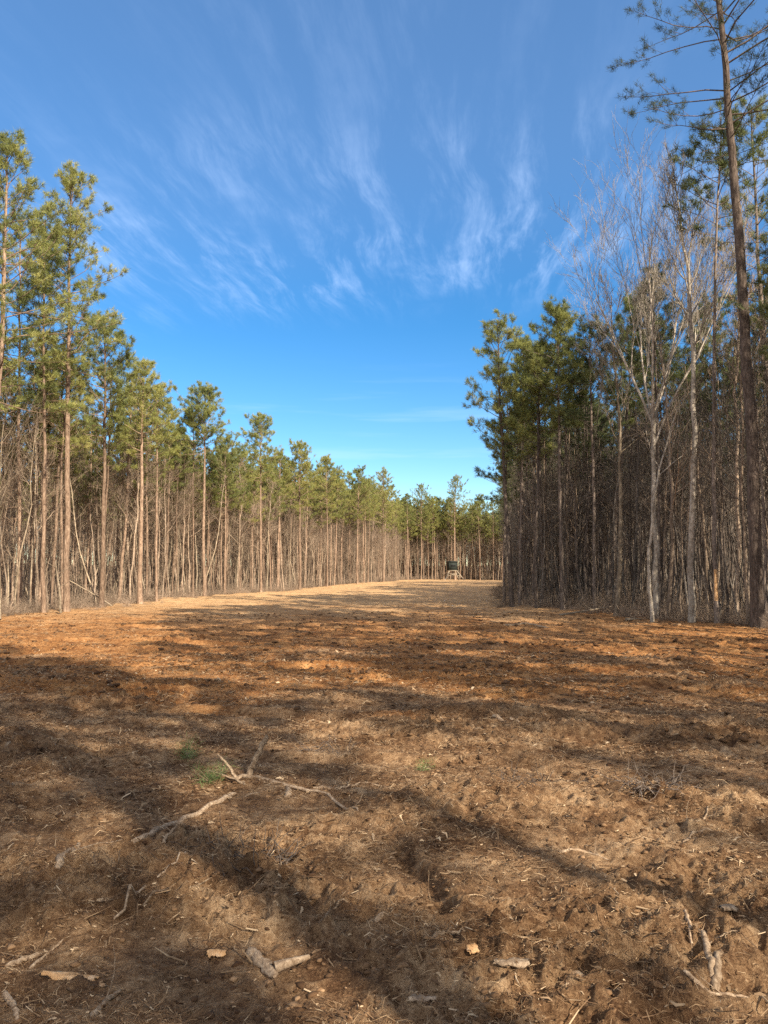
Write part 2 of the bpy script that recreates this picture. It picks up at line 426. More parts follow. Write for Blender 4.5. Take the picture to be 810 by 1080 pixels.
def hardwood_meshes(seed, Ht=14, r0=.12, fork=.45, levels=4, spread=.5, bark_='pale_bark', nmain=5, wob=.03, twig_r=.004, vase=False, twl=1.0, sweep=.2, tw='twig'):
    g = np.random.default_rng(seed)
    T = trunk_line(Ht*(.97 if not vase else fork+.12), g, wob, sweep, g.random()*6.28)
    top = T[-1, 2]
    tr = MB(); rt = trunk_r(T[:, 2], Ht, r0, .012, .25); tr.tube(T, rt, 8, 0, rough=.03, seed=seed)
    cr = MB(); thick, mid_, fine = [], [], []
    def grow(p, d, L, r, lv):
        k = 5 if lv <= 1 else 3
        P = poly(p, d, L, k, .075+.035*lv, g, .06)
        (thick if r > .02 else mid_ if r > .007 else fine).append((P, r, max(r*.45, twig_r*.7)))
        if lv >= levels: return
        n = {0: 5, 1: 5, 2: 5, 3: 4}.get(lv, 3)
        for i in range(n):
            t = .25+.75*(i+g.random())/n; idx = t*k; a = min(int(idx), k-1); pt = P[a]+(P[a+1]-P[a])*(idx-a)
            dm = unit(P[a+1]-P[a]); d2 = unit(dm+unit(g.normal(size=3))*spread*1.25+np.array([0, 0, .22]))
            grow(pt, d2, L*(.42+.28*g.random()), max(r*(1-.5*t)*.55, twig_r), lv+1)
    def tp(h): return np.array([np.interp(h, T[:, 2], T[:, 0]), np.interp(h, T[:, 2], T[:, 1]), h])
    if vase:
        for i in range(nmain):
            az = i*6.283/nmain+g.normal()*.4; el = R(71+8*g.random())
            d = np.array([math.cos(az)*math.cos(el), math.sin(az)*math.cos(el), math.sin(el)])
            grow(tp(Ht*(fork+.11*i/nmain)), d, Ht*(1-fork)*(.8+.25*g.random())*twl, r0*.42, 0)
    else:
        for i in range(nmain):
            s = (i+g.random())/nmain; h = Ht*(fork+(1-fork)*s*.93); az = i*2.4+g.normal()*.5; el = R(46+22*s+7*g.normal())
            d = np.array([math.cos(az)*math.cos(el), math.sin(az)*math.cos(el), math.sin(el)])
            grow(tp(h), d, Ht*(1-fork)*(.42*(1-s)+.16)*twl, max(r0*.30*(1-.7*s), .009), 1)
    segs(cr, thick, 6, 0); segs(cr, mid_, 4, 0); segs(cr, fine, 3, 1)
    return (tr.mesh('trunk', [M[bark_]], True), cr.mesh('crown', [M[bark_], M[tw]]))

def sapling_mesh(seed, Ht=6, r0=.028, nb=14, bark_='twig', lean=.05, nt=5):
    g = np.random.default_rng(seed)
    T = trunk_line(Ht, g, .05, .12*g.random(), g.random()*6, 10)
    ld = g.normal(size=2)*lean; T[:, 0] += ld[0]*T[:, 2]; T[:, 1] += ld[1]*T[:, 2]
    mb = MB(); mb.tube(T, np.linspace(r0, .006, 10), 5, 0)
    L = []
    for i in range(nb):
        h = Ht*(.22+.75*g.random()); az = g.random()*6.28; el = R(30+25*g.random())
        p = np.array([np.interp(h, T[:, 2], T[:, 0]), np.interp(h, T[:, 2], T[:, 1]), h])
        d = np.array([math.cos(az)*math.cos(el), math.sin(az)*math.cos(el), math.sin(el)])
        ln = (.35+.9*g.random())*Ht*.17*(1.15-h/Ht*.6)
        P = poly(p, d, ln, 4, .16, g, .06); L.append((P, .008, .004))
        for _ in range(nt):
            q = P[1+int(g.random()*4)]; S = poly(q, d+g.normal(size=3)*.6+np.array([0, 0, .3]), ln*(.3+.35*g.random()), 3, .2, g); L.append((S, .005, .003))
    segs(mb, L, 3, 0)
    return mb.mesh('sapling', [M[bark_]])
def brush_mesh(seed, n=44, h=1.1):
    g = np.random.default_rng(seed); mb = MB(); L = []
    for i in range(n):
        p = np.array([*(g.normal(size=2)*.22), -.05]); d = g.normal(size=3)*.55; d[2] = abs(d[2])+.45
        ln = h*(.3+.9*g.random()); P = poly(p, d, ln, 5, .25, g, -.05); L.append((P, .008, .003))
        for _ in range(4):
            q = P[1+int(g.random()*4)]; L.append((poly(q, g.normal(size=3), ln*.35, 3, .3, g), .005, .002))
    segs(mb, L, 3, 0)
    return mb.mesh('brush', [M['twig']])

PINES = [pine_meshes(100+i, 16, cs, cw, .125+.01*(i % 3), nb, 6, 'pine_bark', 'needles', dead=40, deadlen=1.25, sweep=.15)
         for i, (cs, cw, nb) in enumerate([(.54, 2.6, 60), (.58, 2.3, 52), (.62, 2.2, 46), (.52, 2.8, 62), (.66, 2.0, 40), (.60, 2.5, 54)])]
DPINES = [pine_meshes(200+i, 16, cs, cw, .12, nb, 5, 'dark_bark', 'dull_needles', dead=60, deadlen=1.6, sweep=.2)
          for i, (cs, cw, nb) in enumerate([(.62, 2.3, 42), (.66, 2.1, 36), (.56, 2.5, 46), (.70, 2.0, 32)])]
HARD = [hardwood_meshes(300+i, 12, .075, .36, 4, .42, ['twig', 'twig', 'pale_bark'][i % 3], 12, twl=.62, twig_r=.0045) for i in range(5)]
SH = [(5, .026, 12), (7, .034, 16), (8.5, .048, 20), (6, .022, 18), (4, .020, 12), (9.5, .055, 22), (3, .016, 16), (10.5, .038, 14), (6.5, .05, 9)]
SAPS = [sapling_mesh(400+i, h, r, nb, ['twig', 'pale_bark', 'twig', 'pine_bark'][i % 4], .05) for i, (h, r, nb) in enumerate(SH)]
DSAPS = [sapling_mesh(450+i, h, r, int(nb*.7), ['dark_twig', 'dark_bark', 'dark_twig', 'twig'][i % 4], .10, 3) for i, (h, r, nb) in enumerate(SH)]  # right-woods saplings in darker bark, shade put into the colour
DHARD = [hardwood_meshes(350+i, 12, .08, .34, 3, .45, ['dark_bark', 'dark_twig', 'twig'][i % 3], 12, twl=.62, twig_r=.006, tw='dark_twig') for i in range(5)]
BRUSH = [brush_mesh(500+i) for i in range(3)]

def inst(name, meshes, x, y, s=1., rz=None, rot=(0, 0), sink=0):
    z = float(Hbase(x, y))-.03-sink
    rz = random.random()*6.28 if rz is None else rz
    if len(meshes) == 1:
        o = bpy.data.objects.new(name, meshes[0]); col.objects.link(o)
        o.location = (x, y, z); o.scale = (s, s, s); o.rotation_euler = (rot[0], rot[1], rz)
        return o
    r = empty(name, (x, y, z), (rot[0], rot[1], rz), s)
    for nm, me in zip(('trunk', 'crown'), meshes):
        c = bpy.data.objects.new(nm, me); col.objects.link(c); c.parent = r
    return r

def hero(name, pb, Y, pt, maker, label, cat, group=None, base=None, **kw):
    """pb: px of the trunk foot, Y: distance, pt: (px, py) of the top"""
    xb = (pb-405)/F*Y*(1.0)
    # foot is below horizon: correct lateral for pitch
    zb = float(Hbase(xb, Y)); a, dy, dz = ray(pb, 607+(CAMH-zb)/Y*F); xb = a/dy*Y
    xt, zt = at_depth(pt[0], pt[1], Y); Ht = zt-zb
    ms = maker(Ht, **kw)
    o = inst(name, ms, xb, Y, 1, 0, (0, math.atan2(xt-xb, Ht)))
    tag(o, label, cat, group); HEROES.append((pb, xb, Y)); return o
HEROES = []
def P_(seed, **k):
    return lambda Ht: pine_meshes(seed, Ht, **k)
def Hw_(seed, **k):
    return lambda Ht: hardwood_meshes(seed, Ht, **k)
SUN_EL, SUN_AZ = R(33), math.atan2(.62, -.785)     # azimuth from +Y towards +X
GL, GR, GF = 'tall pines along the left edge of the clearing', 'trees along the right edge of the clearing', 'pines across the far end of the clearing'
hero('pine_tree', 70, 34, (74, 182), P_(1, cs=.50, cw=3.02, r0=.17, nb=80, nsub=7, dead=40, nd='needles'), 'tallest pine of the left edge, reddish trunk, narrow pointed crown against the sky', 'pine tree', GL)
hero('pine_tree', 46, 33, (46, 232), P_(2, cs=.48, cw=2.80, r0=.12, nb=67, nsub=6), 'slender red-barked pine just left of the tallest left-edge pine', 'pine tree', GL)
hero('pine_tree', -30, 29, (8, 150), P_(3, cs=.42, cw=3.81, r0=.18, nb=78, nsub=8, sweep=.3), 'big full-crowned pine cut off by the left side of the photo', 'pine tree', GL)
hero('pine_tree', -72, 25, (-62, 40), P_(39, cs=.66, cw=3.7, r0=.17, nb=40, nsub=7, nd='dull_needles', droop=.02, sparse=.15), 'pine outside the left frame, only one bare-stemmed bough showing high at the side', 'pine tree', GL)
hero('pine_tree', 20, 36, (22, 232), P_(4, cs=.5, cw=2.91, r0=.12, nb=65), 'thin pine between the cut-off pine and the red-barked pine', 'pine tree', GL)
hero('pine_tree', 107, 39, (112, 345), P_(5, cs=.58, cw=3.02, r0=.15, nb=67, nsub=7), 'pale-trunked pine with low rounded crown, right of the tallest left-edge pine', 'pine tree', GL)
hero('pine_tree', 148, 43, (150, 388), P_(6, cs=.62, cw=2.13, r0=.17, nb=49), 'stout pale pine with thin crown left of the round-crowned pine pair', 'pine tree', GL)
hero('pine_tree', 165, 46, (168, 412), P_(7, cs=.66, cw=2.13, r0=.11, nb=41), 'thin straight pine standing close beside the stout pale pine', 'pine tree', GL)
hero('pine_tree', 216, 53, (216, 416), P_(8, cs=.70, cw=3.25, r0=.15, nb=59, nsub=8), 'round-crowned pine standing alone above the left skyline', 'pine tree', GL)
hero('pine_tree', 204, 54, (204, 438), P_(9, cs=.68, cw=2.35, r0=.10, nb=39), 'thinner pine at the left shoulder of the round-crowned pine', 'pine tree', GL)
hero('pine_tree', 237, 58, (239, 468), P_(10, cs=.6, cw=2.69, r0=.12, nb=54), 'lower bushy pine right of the round-crowned pine', 'pine tree', GL)
hero('pine_tree', 275, 66, (275, 443), P_(11, cs=0.62, cw=2.91, r0=.14, nb=81), 'pine with a peaked crown midway along the left skyline', 'pine tree', GL)
hero('pine_tree', 316, 78, (316, 471), P_(12, cs=0.56, cw=3.14, r0=.17, nb=88), 'stout pinkish-trunked pine near the middle of the left tree line', 'pine tree', GL)
hero('pine_tree', 345, 90, (343, 484), P_(13, cs=0.60, cw=2.91, r0=.13, nb=73), 'pine right of the stout pinkish one with a small pointed top', 'pine tree', GL)
hero('pine_tree', 377, 104, (378, 497), P_(14, cs=0.58, cw=3.25, r0=.15, nb=81), 'broad-topped pine left of the far gap in the tree line', 'pine tree', GL)
hero('pine_tree', 404, 121, (404, 500), P_(15, cs=0.54, cw=3.81, r0=.16, nb=88, nsub=7), 'domed pine at the far end of the left tree line', 'pine tree', GL)
hero('pine_tree', 444, 160, (444, 514), P_(16, cs=0.52, cw=4.70, r0=.18, nb=88, nsub=7), 'round dark pine left of the hunting blind at the far end', 'pine tree', GF)
hero('pine_tree', 480, 163, (481, 505), P_(17, cs=0.52, cw=5.15, r0=.22, nb=97, nsub=7), 'largest far pine, rising straight behind the hunting blind', 'pine tree', GF)
hero('pine_tree', 506, 165, (505, 524), P_(18, cs=0.54, cw=4.48, r0=.18, nb=81, nsub=7), 'far pine right of the hunting blind', 'pine tree', GF)
# right edge
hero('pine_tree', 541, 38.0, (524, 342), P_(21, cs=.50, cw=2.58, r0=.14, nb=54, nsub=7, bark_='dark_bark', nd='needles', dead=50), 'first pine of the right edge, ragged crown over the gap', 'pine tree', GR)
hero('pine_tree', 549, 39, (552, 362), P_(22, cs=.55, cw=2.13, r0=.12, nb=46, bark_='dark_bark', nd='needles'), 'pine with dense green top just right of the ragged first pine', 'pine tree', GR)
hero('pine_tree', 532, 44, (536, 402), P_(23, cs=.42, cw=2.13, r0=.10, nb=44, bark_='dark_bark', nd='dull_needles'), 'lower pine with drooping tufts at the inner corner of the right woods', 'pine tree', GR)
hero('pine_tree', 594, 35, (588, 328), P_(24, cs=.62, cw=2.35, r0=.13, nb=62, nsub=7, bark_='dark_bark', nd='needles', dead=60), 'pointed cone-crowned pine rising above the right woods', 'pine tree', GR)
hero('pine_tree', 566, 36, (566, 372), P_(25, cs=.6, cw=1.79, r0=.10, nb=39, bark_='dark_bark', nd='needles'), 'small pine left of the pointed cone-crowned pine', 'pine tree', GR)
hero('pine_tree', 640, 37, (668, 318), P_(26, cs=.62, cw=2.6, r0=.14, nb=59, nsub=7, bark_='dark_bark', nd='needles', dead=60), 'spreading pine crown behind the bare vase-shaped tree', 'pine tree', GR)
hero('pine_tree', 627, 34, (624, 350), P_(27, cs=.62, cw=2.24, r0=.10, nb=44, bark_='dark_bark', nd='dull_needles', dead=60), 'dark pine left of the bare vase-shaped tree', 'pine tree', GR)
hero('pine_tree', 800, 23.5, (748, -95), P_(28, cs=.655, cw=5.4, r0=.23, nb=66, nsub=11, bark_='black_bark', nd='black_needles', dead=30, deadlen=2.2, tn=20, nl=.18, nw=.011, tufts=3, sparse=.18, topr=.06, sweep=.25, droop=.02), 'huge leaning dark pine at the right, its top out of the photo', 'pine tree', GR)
hero('pine_tree', 820, 29, (800, 110), P_(29, cs=.55, cw=2.8, r0=.15, nb=44, nsub=7, bark_='dark_bark', nd='dull_needles'), 'green-topped pine behind the huge leaning pine, cut by the right side', 'pine tree', GR)
hero('pine_tree', 757, 25, (752, 128), P_(30, cs=.74, cw=2.13, r0=.10, nb=33, bark_='dark_bark', nd='dull_needles', dead=26, sweep=.45, sparse=.2), 'crooked thin pine with an orange patch low on its trunk', 'pine tree', GR)
hero('bare_tree', 729, 26, (700, 165), Hw_(31, bark_='white_bark', tw='white_twig', twig_r=.005, r0=.12, fork=.52, levels=4, nmain=22, spread=.34, sweep=.25, twl=.5), 'tall pale leafless tree, trunk bright as birch, left of the huge pine', 'bare tree', GR)
hero('bare_tree', 692, 27.5, (692, 262), Hw_(32, bark_='white_bark', tw='white_twig', twig_r=.005, r0=.115, fork=.46, levels=4, nmain=6, spread=.34, vase=True, sweep=.1, twl=.8), 'pale leafless vase-shaped tree forking halfway up its trunk', 'bare tree', GR)
hero('bare_tree', 688, 26.5, (716, 420), Hw_(33, bark_='white_bark', r0=.07, fork=.6, levels=3, nmain=6, sweep=.5), 'slim pale leaning stem between the forked tree and the tall pale tree', 'bare tree', GR)
hero('bare_tree', 648, 30, (642, 300), Hw_(34, tw='white_twig', twig_r=.006, r0=.09, fork=.45, levels=4, nmain=13, spread=.36, bark_='pale_bark', twl=.6), 'grey leafless tree with fanned twigs left of the vase-shaped tree', 'bare tree', GR)
hero('bare_tree', 775, 27, (778, 235), Hw_(35, r0=.08, fork=.4, levels=4, nmain=14, bark_='twig', spread=.4, twl=.55), 'thin leafless tree between the crooked pine and the huge pine', 'bare tree', GR)
hero('bare_tree', 30, 35, (38, 380), Hw_(36, r0=.06, fork=.35, levels=3, nmain=12), 'thin pale leafless tree in front of the left-edge pine trunks', 'bare tree', GL)
hero('bare_tree', 2, 31, (10, 420), Hw_(37, r0=.05, fork=.35, levels=3, nmain=12, sweep=.4), 'pale leafless tree with curved stem at the left side of the photo', 'bare tree', GL)
# orange patch low on the crooked pine trunk, coloured with the bare wood material
def patch():
    root = [o for o in col.objects if o.get('label', '').startswith('crooked thin pine')][0]
    tr = [c for c in root.children if c.name.startswith('trunk')][0]
    me = tr.data; me.materials.append(M['bare_wood'])
    co = np.zeros(len(me.vertices)*3); me.vertices.foreach_get('co', co); co = co.reshape(-1, 3)
    for p in me.polygons:
        if .35 < p.center[2] < 2.3 and p.center[1] < .04 and p.center[0] < .05 and abs(p.normal[2]) < .6: p.material_index = 1
patch()

# ------------------------------------------------------------------ filler forest
def hgt_left(y): return np.interp(y, [25, 35, 47, 60, 75, 100, 125, 160, 220], [15.0, 13.8, 13.6, 12.8, 13.2, 15.0, 16.5, 17.3, 18])
taken = [(x, y) for _, x, y in HEROES]
def scatter(n, fx, mind, tries=40):
    """fx() -> (x, y) candidate; keep a minimum distance"""
    cell = {}; out = []
    def ok(x, y):
        cx, cy = int(x//mind), int(y//mind)
        for i in (-1, 0, 1):
            for j in (-1, 0, 1):
                for (a, b) in cell.get((cx+i, cy+j), ()):
                    if (a-x)**2+(b-y)**2 < mind*mind: return False
        return True
    for x, y in taken: cell.setdefault((int(x//mind), int(y//mind)), []).append((x, y))
    for _ in range(n*tries):
        if len(out) >= n: break
        x, y = fx()
        if not infrustum(x, y): continue
        if ok(x, y): out.append((x, y)); cell.setdefault((int(x//mind), int(y//mind)), []).append((x, y))
    return out
def infrustum(x, y): return y > 16 and abs(x) < y*.555+4
def woodsL(depth, y0=20, y1=175, pw=1.3):
    y = y0+(y1-y0)*random.random(); return float(xl(y))-.2-depth*random.random()**pw, y
def woodsR(depth, y0=17, y1=150, pw=1.3):
    y = y0+(y1-y0)*random.random()**1.4; return float(xr(y))+.2+depth*random.random()**pw, y
def woodsF(depth): return -20+75*random.random(), 161+depth*random.random()

pines = []   # (x, y, mesh set index, kind, scale)
for x, y in scatter(170, lambda: woodsL(14), 1.9): pines.append((x, y, 'L'))
for x, y in scatter(520, lambda: woodsL(95, 22, 260, .8), 2.5): pines.append((x, y, 'L'))
for x, y in scatter(110, lambda: woodsR(14, 19, 120), 1.5): pines.append((x, y, 'R'))
for x, y in scatter(330, lambda: woodsR(70, 22, 190, .8), 2.4): pines.append((x, y, 'R'))
for x, y in scatter(75, lambda: woodsF(14), 2.0): pines.append((x, y, 'F'))
for x, y in scatter(420, lambda: woodsF(110), 2.6): pines.append((x, y, 'F'))
def edge_depth(x, y, s): return float(xl(y)-x) if s == 'L' else float(x-xr(y)) if s == 'R' else y-160
plist = []
for x, y, s in pines:
    e = edge_depth(x, y, s)
    if s == 'L': Ht = float(hgt_left(y))*(.86+.2*random.random())*(1 if e < 6 else .98)
    elif s == 'R': Ht = (13.2 if y < 60 else 14.5)*(.84+.26*random.random())+(1.5 if x > .42*y and e > 5 else 0)
    else: Ht = 16.5*(.86+.24*random.random())
    if s == 'R' and y > 45: Ht = min(Ht, 1.6+y*.33)
    px, _ = to_px(x, y, 1)
    vis = 1/(y)*math.exp(-e/9)
    plist.append([x, y, s, e, Ht, px, vis])
plist.sort(key=lambda t: -t[6])
NP_OBJ = 225
def angdist(px): return px

landm = sorted([
 (-30, 'the cut-off left pine'), (46, 'the slender red-barked pine'), (74, 'the tallest left pine'), (109, 'the pale low-crowned pine'), (150, 'the stout pale pine'),
 (216, 'the round-crowned pine'), (275, 'the peaked-crown pine'), (316, 'the stout pinkish pine'), (377, 'the broad-topped pine'), (404, 'the domed pine'),
 (444, 'the round dark far pine'), (480, 'the hunting blind'), (533, 'the corner of the right woods'), (590, 'the cone-crowned pine'), (648, 'the grey fanned tree'), (692, 'the vase-shaped bare tree'),
 (729, 'the tall pale bare tree'), (757, 'the crooked pine'), (800, 'the huge leaning pine'), (860, 'the right side of the photo')])
def between(px):
    for (a, na), (b, nb_) in zip(landm[:-1], landm[1:]):
        if a <= px < b: return (na, nb_)
    return (None, landm[0][1]) if px < landm[0][0] else (landm[-1][1], None)
def where(px):
    a, b = between(px)
    if a is None: return 'left of '+b
    if b is None: return 'right of '+a
    return f'between {a} and {b}'
def finish_labels(items, noun, group):
    """items: (obj, px, rowword, sizeword). Small bins get an order from the left, large bins share a label."""
    bins = {}
    for o, px, row, size in items: bins.setdefault((where(px), row), []).append((px, o, size))
    words_ = {1: ['only'], 2: ['left', 'right'], 3: ['left', 'middle', 'right'], 4: ['leftmost', 'second', 'third', 'rightmost']}
    for (w, row), L in bins.items():
        L.sort(key=lambda t: t[0])
        for i, (px, o, size) in enumerate(L):
            a, b = between(px)
            if len(L) <= 4:
                ww = words_[len(L)][i]
                o['label'] = f'{ww} {row} {noun} {w}' if ww != 'only' else f'{row} {noun} {w}'
            else: o['label'] = f'{row} {noun} {w}'
            lw = o['label'].split()
            if len(lw) > 16: o['label'] = ' '.join(x for x in lw if x not in ('the',))[:200]
            o['group'] = group
items = {'L': [], 'R': [], 'F': []}; rest = []
for k, (x, y, s, e, Ht, px, vis) in enumerate(plist):
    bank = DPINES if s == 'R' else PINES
    vi = random.randrange(len(bank)); sc_ = Ht/16
    if k < NP_OBJ:
        o = inst('pine_tree', bank[vi], x, y, sc_, None, (random.gauss(0, .012), random.gauss(0, .012)))
        o['category'] = 'pine tree'
        row = 'front-row' if e < 2.5 else 'second-row' if e < 6 else 'deep'
        items[s].append((o, px, row, ''))
    else: rest.append((x, y, sc_, (10 if s == 'R' else 0)+vi))
finish_labels(items['L'], 'sunlit pine', 'pines of the left woods')
finish_labels(items['R'], 'shaded pine', 'pines of the right woods')
finish_labels(items['F'], 'far pine', 'pines of the far woods')

# thin leafless trees and saplings
thin = []
for x, y in scatter(1500, lambda: woodsL(110, 24, 270, .75), 1.2): thin.append((x, y, 'L'))
for x, y in scatter(1100, lambda: woodsR(80, 22, 190, .75), 1.2): thin.append((x, y, 'R'))
for x, y in scatter(900, lambda: woodsF(90), 1.3): thin.append((x, y, 'F'))
for x, y in scatter(680, lambda: woodsL(9, 21, 150, 1.0), .5): thin.append((x, y, 'L'))
for x, y in scatter(400, lambda: woodsL(34, 22, 170, .9), .9): thin.append((x, y, 'L'))
for x, y in scatter(560, lambda: woodsR(8, 18, 75, 1.0), .42): thin.append((x, y, 'R'))
for x, y in scatter(420, lambda: woodsR(30, 20, 110, .9), .8): thin.append((x, y, 'R'))
for x, y in scatter(170, lambda: woodsF(16), .9): thin.append((x, y, 'F'))
tl = []
for x, y, s in thin:
    e = edge_depth(x, y, s); px, _ = to_px(x, y, 1); tl.append([x, y, s, e, px, 1/y*math.exp(-e/6)])
tl.sort(key=lambda t: -t[5])
sap_items = {'L': [], 'R': [], 'F': []}; hw_items = {'L': [], 'R': [], 'F': []}
ns = nh = 0
for x, y, s, e, px, vis in tl:
    hw = random.random() < ((.34 if s == 'R' else .22) if e < 12 else .55)
    if hw:
        HB = DHARD if s == 'R' else HARD
        vi = random.randrange(len(HARD)); sc_ = (.62+.4*random.random())*(1.0 if s != 'F' else 1.05)
        if s == 'R' and px < 600: sc_ *= .8
        if nh < 150:
            o = inst('bare_tree', HB[vi], x, y, sc_, None, (random.gauss(0, .03), random.gauss(0, .03))); o['category'] = 'bare tree'
            hw_items[s].append((o, px, 'front-row' if e < 2.5 else 'inner', '')); nh += 1
        else: rest.append((x, y, sc_, (50 if s == 'R' else 20)+vi))
    else:
        SB = DSAPS if s == 'R' else SAPS
        vi = random.randrange(len(SAPS)); sc_ = (.7+.5*random.random())*(1.0 if s != 'F' else 1.4)
        if ns < 270:
            o = inst('sapling', [SB[vi]], x, y, sc_, None, (random.gauss(0, .04), random.gauss(0, .04))); o['category'] = 'sapling'
            sap_items[s].append((o, px, 'front-row' if e < 2.0 else 'inner', '')); ns += 1
        else: rest.append((x, y, sc_, (60 if s == 'R' else 30)+vi))
for s, nm, ad in (('L', 'left', 'sunlit'), ('R', 'right', 'shaded'), ('F', 'far', 'far')):
    finish_labels(hw_items[s], ad+' thin leafless tree', f'thin leafless trees of the {nm} woods')
    finish_labels(sap_items[s], ad+' bare sapling', f'bare saplings of the {nm} woods')

# ------------------------------------------------------------------ everything deeper: one stuff object of woods
def first_of(mesh):
    for o in bpy.data.objects:
        if o.data is mesh: return o
def gn_stuff(name, pts, banks, label, cat):
    me = bpy.data.meshes.new(name); n = len(pts)
    me.vertices.add(n)
    P = np.array([(x, y, float(Hbase(x, y))-.03) for x, y, s, v in pts], np.float32); me.vertices.foreach_set('co', P.ravel())
    g = np.random.default_rng(3)
    rot = np.stack([g.normal(size=n)*.02, g.normal(size=n)*.02, g.random(n)*6.283], 1).astype(np.float32)
    a = me.attributes.new('rot', 'FLOAT_VECTOR', 'POINT'); a.data.foreach_set('vector', rot.ravel())
    a = me.attributes.new('scl', 'FLOAT', 'POINT'); a.data.foreach_set('value', np.array([s for *_, s, v in pts], np.float32))
    a = me.attributes.new('var', 'INT', 'POINT'); a.data.foreach_set('value', np.array([v for *_, v in pts], np.int32))
    o = bpy.data.objects.new(name, me); col.objects.link(o)
    ng = bpy.data.node_groups.new(name, 'GeometryNodeTree')
    ng.interface.new_socket('Geometry', in_out='INPUT', socket_type='NodeSocketGeometry')
    ng.interface.new_socket('Geometry', in_out='OUTPUT', socket_type='NodeSocketGeometry')
    I = ng.nodes.new('NodeGroupInput'); O = ng.nodes.new('NodeGroupOutput'); J = ng.nodes.new('GeometryNodeJoinGeometry')
    def attr(nm, t):
        q = ng.nodes.new('GeometryNodeInputNamedAttribute'); q.data_type = t; q.inputs['Name'].default_value = nm
        return [s for s in q.outputs if s.enabled and s.name == 'Attribute'][0]
    rt, sl, vr = attr('rot', 'FLOAT_VECTOR'), attr('scl', 'FLOAT'), attr('var', 'INT')
    for code in sorted(set(v for *_, v in pts)):
        srcs = [first_of(m) for m in banks[code]]
        if any(s is None for s in srcs): print('no source for', code); continue
        jj = ng.nodes.new('GeometryNodeJoinGeometry')
        for s_ in srcs:
            oi = ng.nodes.new('GeometryNodeObjectInfo'); oi.transform_space = 'ORIGINAL'; oi.inputs['Object'].default_value = s_
            ng.links.new(oi.outputs['Geometry'], jj.inputs[0])
        cmp_ = ng.nodes.new('FunctionNodeCompare'); cmp_.data_type = 'INT'; cmp_.operation = 'EQUAL'
        ins = [s for s in cmp_.inputs if s.enabled]; ng.links.new(vr, ins[0]); ins[1].default_value = code
        ip = ng.nodes.new('GeometryNodeInstanceOnPoints')
        ng.links.new(I.outputs[0], ip.inputs['Points']); ng.links.new(cmp_.outputs[0], ip.inputs['Selection'])
        ng.links.new(jj.outputs[0], ip.inputs['Instance']); ng.links.new(rt, ip.inputs['Rotation']); ng.links.new(sl, ip.inputs['Scale'])
        ng.links.new(ip.outputs[0], J.inputs[0])
    ng.links.new(J.outputs[0], O.inputs[0])
    md = o.modifiers.new('woods', 'NODES'); md.node_group = ng
    tag(o, label, cat, kind='stuff'); return o
banks = {}
for i, m in enumerate(PINES): banks[i] = m
for i, m in enumerate(DPINES): banks[10+i] = m
for i, m in enumerate(HARD): banks[20+i] = m
for i, m in enumerate(SAPS): banks[30+i] = [m]
for i, m in enumerate(DHARD): banks[50+i] = m
for i, m in enumerate(DSAPS): banks[60+i] = [m]
gn_stuff('deep_woods', rest, banks, 'mass of pines and leafless trees deep in the woods behind the front rows', 'woods')

# low tangled brush along the feet of both tree lines
bl = []
for _ in range(560):
    y = 20+60*random.random()**1.5; e = random.gauss(.2, .7)
    x = float(xl(y))-e if random.random() < .5 else float(xr(y))+e
    if infrustum(x, y): bl.append((x, y, .25+.55*random.random(), 40+random.randrange(3)))
for _ in range(1500):
    if random.random() < .5: x, y = woodsL(16, 20, 170, 1.0)
    else: x, y = woodsR(14, 17, 120, 1.0)
    if infrustum(x, y): bl.append((x, y, .5+.9*random.random(), 40+random.randrange(3)))
for i in range(3):
    px = [655, 742, 20][i]; py = [652, 658, 650][i]
    x, y = ground(px, py); x += .5 if px > 400 else -.5; y += .6
    o = inst('brush_pile', [BRUSH[i]], x, y, [.9, 1., .9][i])
    tag(o, ['low tangle of dead twigs at the foot of the vase-shaped bare tree', 'twig tangle on the ground left of the crooked pine trunk', 'pale twig tangle at the feet of the left woods'][i], 'brush pile', 'brush piles at the woods edge')
for i, m in enumerate(BRUSH): banks[40+i] = [m]
gn_stuff('underbrush', bl, banks, 'low tangled twigs and vines covering the feet of the tree lines', 'underbrush')

# ------------------------------------------------------------------ trees beside and behind the viewer that throw the bands of shade
def back(px, py, d):
    x, y = ground(px, py); return x+d*math.sin(SUN_AZ), y+d*math.cos(SUN_AZ)
SHADE = [(13.3, 3.4, 1, 1.5), (15.5, -1, 2, 1.5), (12.8, -5.0, 0, 1.15), (18, 6, 3, 1.6), (13.6, 8.6, 0, 1.5), (15, 12.0, 2, 1.5), (21, 1, 1, 1.15), (19, -5, 0, 1.1), (22, 9, 2, 1.2),
         (12.7, -1.2, 2, 1.2), (13.0, 1.2, 0, 1.1), (14.6, 5.8, 2, 1.55), (16.8, 2.6, 3, 1.5), (16.5, 8.5, 0, 1.5), (19, 11, 2, 1.6), (13.2, 14.5, 0, 1.4), (20.5, 3.5, 2, 1.6), (14.8, -3.2, 1, .95), (16.6, -7.5, 2, 1.1),
         (*back(150, 872, 13.5), 4, 1.35), (*back(175, 872, 15.5), 4, 1.2), (*back(560, 900, 15), 4, 1.1), (*back(590, 925, 17), 4, 1.2), (15.6, -9.4, 2, 1.0), (14, -17, 1, 1.1), (*back(250, 1075, 22), 3, 1.1)]
for x, y, v, s in SHADE:
    o = inst('pine_tree', (DPINES+[PINES[4]])[v], x, y, s)
    tag(o, 'tall pine of the right edge beside and behind the viewer, out of frame', 'pine tree', 'pines out of frame beside the viewer')
